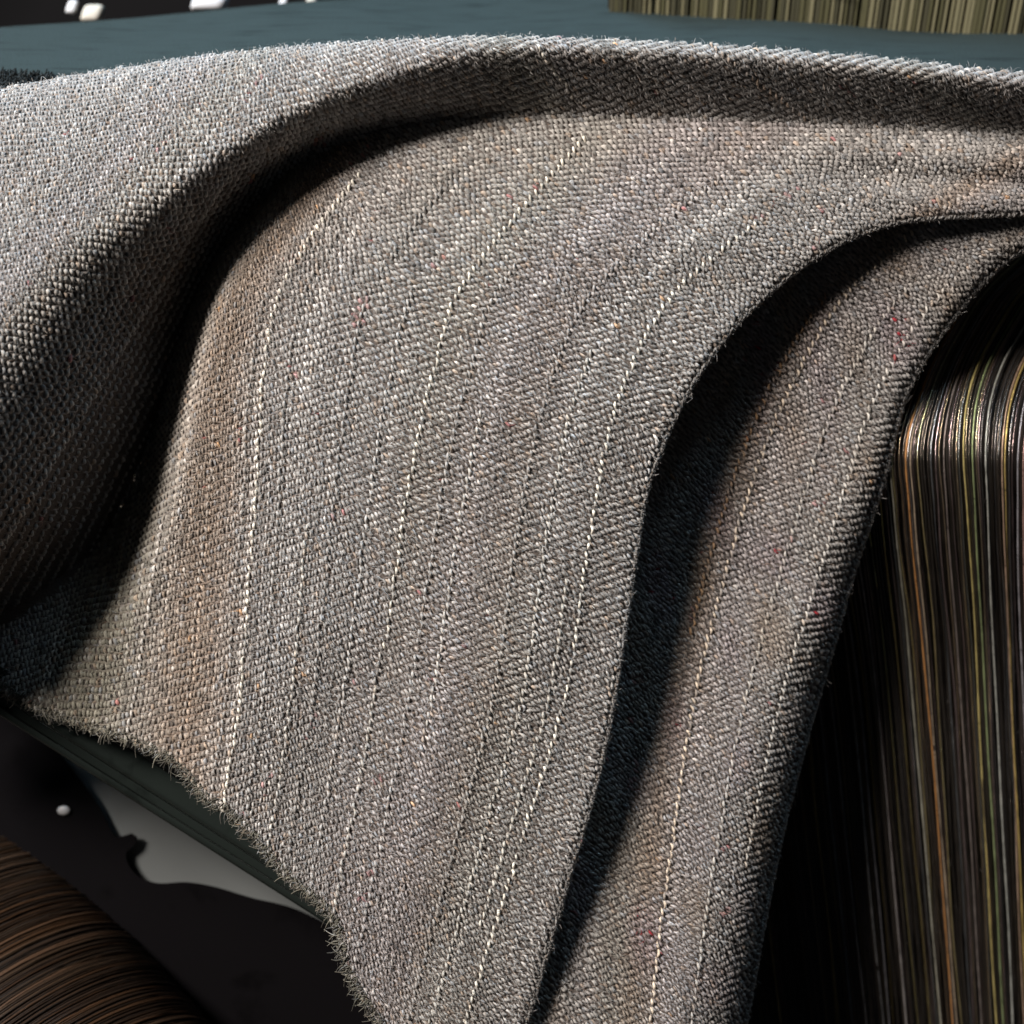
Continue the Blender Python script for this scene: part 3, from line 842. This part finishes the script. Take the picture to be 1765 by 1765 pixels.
def slab(name, outline, h, thick, m, parent=None, bevel=0.001, hfun=None):
    P = spline(outline + [outline[0]], 10)[:-1]
    n = len(P)
    hh_ = hfun(P[:, 0], P[:, 1]) if hfun else np.full(n, float(h))
    V = np.vstack([W(P[:, 0], P[:, 1], hh_), W(P[:, 0], P[:, 1], hh_ - thick)])
    F = [list(range(n)), list(range(n, 2 * n))[::-1]] + [[i, (i + 1) % n, n + (i + 1) % n, n + i] for i in range(n)]
    o = mesh_obj(name, V, F, m, parent, smooth=False)
    bv = o.modifiers.new('bevel', 'BEVEL'); bv.width = bevel; bv.segments = 3; bv.limit_method = 'ANGLE'
    return o


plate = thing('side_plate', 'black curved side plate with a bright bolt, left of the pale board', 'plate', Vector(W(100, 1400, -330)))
slab('plate_body', [(-200, 1050), (-40, 1150), (44, 1215), (92, 1290), (130, 1338), (165, 1388), (186, 1428), (198, 1446), (214, 1444), (232, 1440), (228, 1456), (214, 1468), (218, 1492), (240, 1516), (275, 1526), (320, 1524), (370, 1532), (430, 1550), (520, 1575), (620, 1640), (760, 1800), (760, 1900), (200, 1900), (-200, 1900)], -450, 30, M_black, plate)  # lower lobe of the outline stands in for a shadow on the board
M_bolt = mat('bright_bolt', (0.6, 0.6, 0.6), rough=0.5, metal=0.2)
seg = 8
rings = []
for rr_, hz in ((11, 0), (11, 5), (8, 8), (4, 9)):
    a_ = np.arange(seg) * 2 * math.pi / seg
    rings.append(W(110 + rr_ * np.cos(a_) * 1.1, 1397 + rr_ * np.sin(a_) * 0.8, -450 + hz + 0 * a_))
V = np.vstack(rings)
F = [[i * seg + j, i * seg + (j + 1) % seg, (i + 1) * seg + (j + 1) % seg, (i + 1) * seg + j] for i in range(3) for j in range(seg)] + [[3 * seg + j for j in range(seg)]]
mesh_obj('bolt', V, F, M_bolt, plate)

# wound yarn roll in the corner
roll = thing('yarn_roll', 'wound roll of brown and black yarns at the bottom left, below the black plate', 'yarn roll', Vector(W(60, 1760, -330)))
M_core = mat('roll_core', (0.02, 0.014, 0.010), rough=0.7)
M_ryarn = mat('roll_yarn', (0.2, 0.1, 0.05), rough=0.42, spec=0.6, attr='yarn_colour', noise=(900, .7, 1.3))
sx, sy, sn = 0.77, 0.64, 0.50
ax_ = np.array([sx, -sy, sn]); ax_ /= np.linalg.norm(ax_)
axw = ax_[0] * R + ax_[1] * U + ax_[2] * N
p_ = np.cross(axw, N); p_ /= np.linalg.norm(p_); q_ = np.cross(axw, p_)
if np.dot(q_, N) < 0: q_ = -q_
perp_img = np.array([0.64, -0.77])      # towards the upper right (x, y-down)
if np.dot(p_, 0.64 * R + 0.77 * U) < 0: p_ = -p_
RR = 330
cen0 = W(238 - 0.64 * RR, 1584 + 0.77 * RR, -400)


def roll_ring(s, r, a0, a1, n=40, rough=0.0):
    a = np.linspace(a0, a1, n)
    rad = r + rough * rng.normal(0, 1, n)
    return cen0 + axw * s * S + (np.cos(a)[:, None] * p_ + np.sin(a)[:, None] * q_) * (rad * S)[:, None]


sec = [roll_ring(s, RR - 3, 0, 2 * math.pi, 49) for s in np.linspace(-620, 620, 30)]
V = np.array(sec); n, k = V.shape[:2]; idx = np.arange(n * k).reshape(n, k)
F = np.stack([idx[:-1, :-1], idx[1:, :-1], idx[1:, 1:], idx[:-1, 1:]], -1).reshape(-1, 4)
mesh_obj('core', V.reshape(-1, 3), F, M_core, roll)
s_ = -520.0
rp = [(0.03, 0.018, 0.011), (0.018, 0.012, 0.009), (0.07, 0.035, 0.016), (0.01, 0.009, 0.008), (0.045, 0.03, 0.018)]
cnt = 0
while s_ < 520 and cnt < 290:
    c = (np.array(random.choice(rp)) * 0.5 + np.array((0.034, 0.020, 0.012)) * 0.5) * random.uniform(.7, 1.3)
    if random.random() < 0.06: c = np.array((0.085, 0.05, 0.03))
    p = roll_ring(s_, RR + random.uniform(-1, 2.5), -0.6, 2.6, 40, 0.5)
    p = p + axw * (rng.normal(0, 1.2) + 2.0 * np.sin(np.linspace(0, 5, 40) + random.uniform(0, 6)))[:, None] * S
    v, f = tube(p, random.uniform(1.5, 2.4) * S, 5)
    mesh_obj('yarn', v, f, M_ryarn, roll, np.tile(c, (len(v), 1)))
    s_ += random.uniform(3.4, 4.8); cnt += 1

# ------------------------------------------------------------------ behind the fold
CAM = T + S * DIST * N


def on_plane(x, y, z):
    d = (x - 882.5) * R + (882.5 - y) * U - DIST * N
    t = (z - CAM[2]) / d[2]
    return CAM + d * t


M_far = mat("far_cloth", (0.020, 0.028, 0.028), rough=0.95, spec=0.08, sheen=0.0, noise=(420, 0.1, 2.0, (0.08, 2.6, 1)), bump=(900, .5, .0008))  # teal of the cool back light put into the base colour
ZC = 1.105
Lf_, Rf_ = -200, 2050
xs = np.linspace(0, 1, 90); ts = np.linspace(0, 1, 40)
near0, near1 = on_plane(-200, 200, ZC), on_plane(2000, 210, ZC)
far0, far1 = on_plane(-200, 66, ZC), on_plane(560, 1, ZC)
fdir = (far1 - far0)
far1 = far0 + fdir * 3.2
V = []
for t in ts:
    for s in xs:
        a_ = near0 + (near1 - near0) * s; f_ = far0 + (far1 - far0) * s
        p = a_ + (f_ - a_) * t
        z = 0.0007 * math.sin(p[0] * 38 + p[1] * 22) + 0.0004 * math.sin(p[0] * 60 - p[1] * 95 + 1)
        z += 0.0012 * math.exp(-((p[1] - 0.115 - (p[0] - 0.1) * 0.35) / 0.006) ** 2) * (1 if p[0] > 0.06 else 0) * min(1, max(0, (p[0] - .06) / .06))
        V.append(p + np.array([0, 0, z]))
V = np.array(V); idx = np.arange(len(V)).reshape(40, 90)
F = np.stack([idx[:-1, :-1], idx[:-1, 1:], idx[1:, 1:], idx[1:, :-1]], -1).reshape(-1, 4)
nv = len(V)
bd = list(idx[0, :]) + list(idx[1:, -1]) + list(idx[-1, ::-1][1:]) + list(idx[::-1, 0][1:-1])
rim = np.array([[bd[i], bd[(i + 1) % len(bd)], bd[(i + 1) % len(bd)] + nv, bd[i] + nv] for i in range(len(bd))])
far = mesh_obj('loom_cloth', np.vstack([V, V - np.array([0, 0, .002])]), np.vstack([F, F[:, ::-1] + nv, rim]), M_far)
tag(far, 'flat dark cloth stretched on the loom behind the fold, blue green of cool light in its colour', 'cloth')

# dark frayed tuft beside the crest at the far left
M_tuft = mat('dark_tuft', (0.02, 0.028, 0.03), rough=0.95, bump=(900, .8, .001))
tv = []; tf = []; k0 = 0
for i in range(700):
    x_ = -30 + 118 * random.random() ** 0.8; y_ = 150 - random.random() * 27 * (1 - 0.7 * max(0, x_) / 95) + 0.02 * x_ - 0.12 * x_
    p0 = on_plane(x_, y_ + 6, ZC + .002)
    d_ = np.array([random.gauss(.6, .8), random.gauss(0, .6), abs(random.gauss(.5, .4))]); d_ = d_ / np.linalg.norm(d_) * random.uniform(.0015, .0045)
    v, f = tube(np.array([p0, p0 + d_ * .5 + np.array([0, 0, .0005]), p0 + d_]), .0003, 4)
    tv.append(v); tf.append(f + k0); k0 += len(v)
tag(mesh_obj('yarn_tuft', np.vstack(tv), np.vstack(tf), M_tuft), 'small dark frayed tuft lying on the far cloth at the left edge', 'tuft')

# reed
M_reed = mat('reed_brass', (0.15, 0.14, 0.075), rough=0.45, metal=0.3, noise=(60, .6, 1.4))
M_reeds = [M_reed, mat('reed_pale', (0.24, 0.22, 0.13), rough=0.5, noise=(60, .6, 1.4)), mat('reed_dull', (0.08, 0.075, 0.045), rough=0.5, noise=(60, .6, 1.4))]
M_reedb = mat('reed_back', (0.03, 0.028, 0.02), rough=0.7)
r0 = on_plane(1050, 9, ZC + .003); r1 = on_plane(2000, 57, ZC + .003)
reed = thing('reed', 'row of upright olive reed slats standing at the far side of the loom cloth', 'reed', Vector((r0 + r1) / 2))


def box(c, dx, dy, dz, rx=None):
    rx = np.array([1, 0, 0]) if rx is None else rx
    ry = np.array([-rx[1], rx[0], 0.0])
    V = []
    for sz in (0, 1):
        for sx_, sy_ in ((-1, -1), (1, -1), (1, 1), (-1, 1)):
            V.append(c + rx * dx * sx_ / 2 + ry * dy * sy_ / 2 + np.array([0, 0, dz * sz]))
    F = [[0, 3, 2, 1], [4, 5, 6, 7], [0, 1, 5, 4], [1, 2, 6, 5], [2, 3, 7, 6], [3, 0, 4, 7]]
    return np.array(V), F


dr = (r1 - r0); Lr = np.linalg.norm(dr); dr = dr / Lr; dr[2] = 0
n_s = 112
for i in range(n_s):
    c = r0 + dr * Lr * (i + random.uniform(.3, .7)) / n_s + np.array([0, random.uniform(-.0006, .0006), -.006 + random.uniform(-.001, .001)])
    v, f = box(c, Lr / n_s * random.uniform(.4, .95), .003, .076, dr)
    o = mesh_obj('slat', v, f, random.choice(M_reeds), reed, smooth=False)
v, f = box((r0 + r1) / 2 + np.array([0, .006, -.004]), Lr, .004, .078, dr)
mesh_obj('backing_strip', v, f, M_reedb, reed, smooth=False)

# pale fittings in the dark, top left
M_white = mat('white_plastic', (0.85, 0.86, 0.88), rough=0.4)
M_cream = mat('cream_plastic', (0.75, 0.70, 0.60), rough=0.5)
fit = [(124, 12, 8, 11, M_white, 'small bluish white fitting, leftmost in the dark above the cloth'),
       (160, 24, 17, 14, M_cream, 'rounded cream fitting beside the bluish white one, top left'),
       (362, 8, 30, 13, M_white, 'wide pale grey fitting at the top edge above the loom cloth'),
       (487, 6, 6, 13, M_white, 'thin slanted white fitting right of the wide pale one'),
       (536, 3, 8, 7, M_cream, 'faint small pale fitting, rightmost of those in the dark')]
for x_, y_, w_, h_, m_, lb in fit:
    d = (x_ - 882.5) * R + (882.5 - y_) * U - DIST * N; d = d / DIST
    dist = 3300
    c = CAM + d * dist * S
    k = dist / DIST
    na_, nb_ = 14, 9
    V = []
    for j in range(nb_):
        th = math.pi * (j + 0.02) / (nb_ - 1 + 0.04)
        for i in range(na_):
            a_ = 2 * math.pi * i / na_
            cx_, sx_ = math.cos(a_), math.sin(a_)
            e = 0.42
            rx_ = w_ * k * S * math.sin(th) ** e * math.copysign(abs(cx_) ** e, cx_)
            rn_ = w_ * 0.6 * k * S * math.sin(th) ** e * math.copysign(abs(sx_) ** e, sx_)
            ru_ = h_ * k * S * math.copysign(abs(math.cos(th)) ** e, math.cos(th))
            V.append(c + R * (rx_ + ru_ * 0.35) + U * ru_ + N * rn_)
    F = [[j * na_ + i, j * na_ + (i + 1) % na_, (j + 1) * na_ + (i + 1) % na_, (j + 1) * na_ + i] for j in range(nb_ - 1) for i in range(na_)]
    F += [list(range(na_))[::-1], [(nb_ - 1) * na_ + i for i in range(na_)]]
    o = mesh_obj('loom_fitting', V, F, m_)
    tag(o, lb, 'fitting')

# dark workshop behind and below
M_dark = mat('dark_room', (0.012, 0.012, 0.014), rough=0.9, noise=(3, .7, 1.3))
v = np.array([(-4, 1.6, 0), (4, 1.6, 0), (4, 1.6, 3), (-4, 1.6, 3)], float)
tag(mesh_obj('wall', v, [[0, 1, 2, 3]], M_dark, smooth=False), kind='structure')
v = np.array([(-4, -2, 0), (4, -2, 0), (4, 1.6, 0), (-4, 1.6, 0)], float)
tag(mesh_obj('floor', v, [[0, 1, 2, 3]], M_dark, smooth=False), kind='structure')
print('TRIS', sum(len(o.data.polygons) * 2 for o in scene.objects if o.type == 'MESH'))
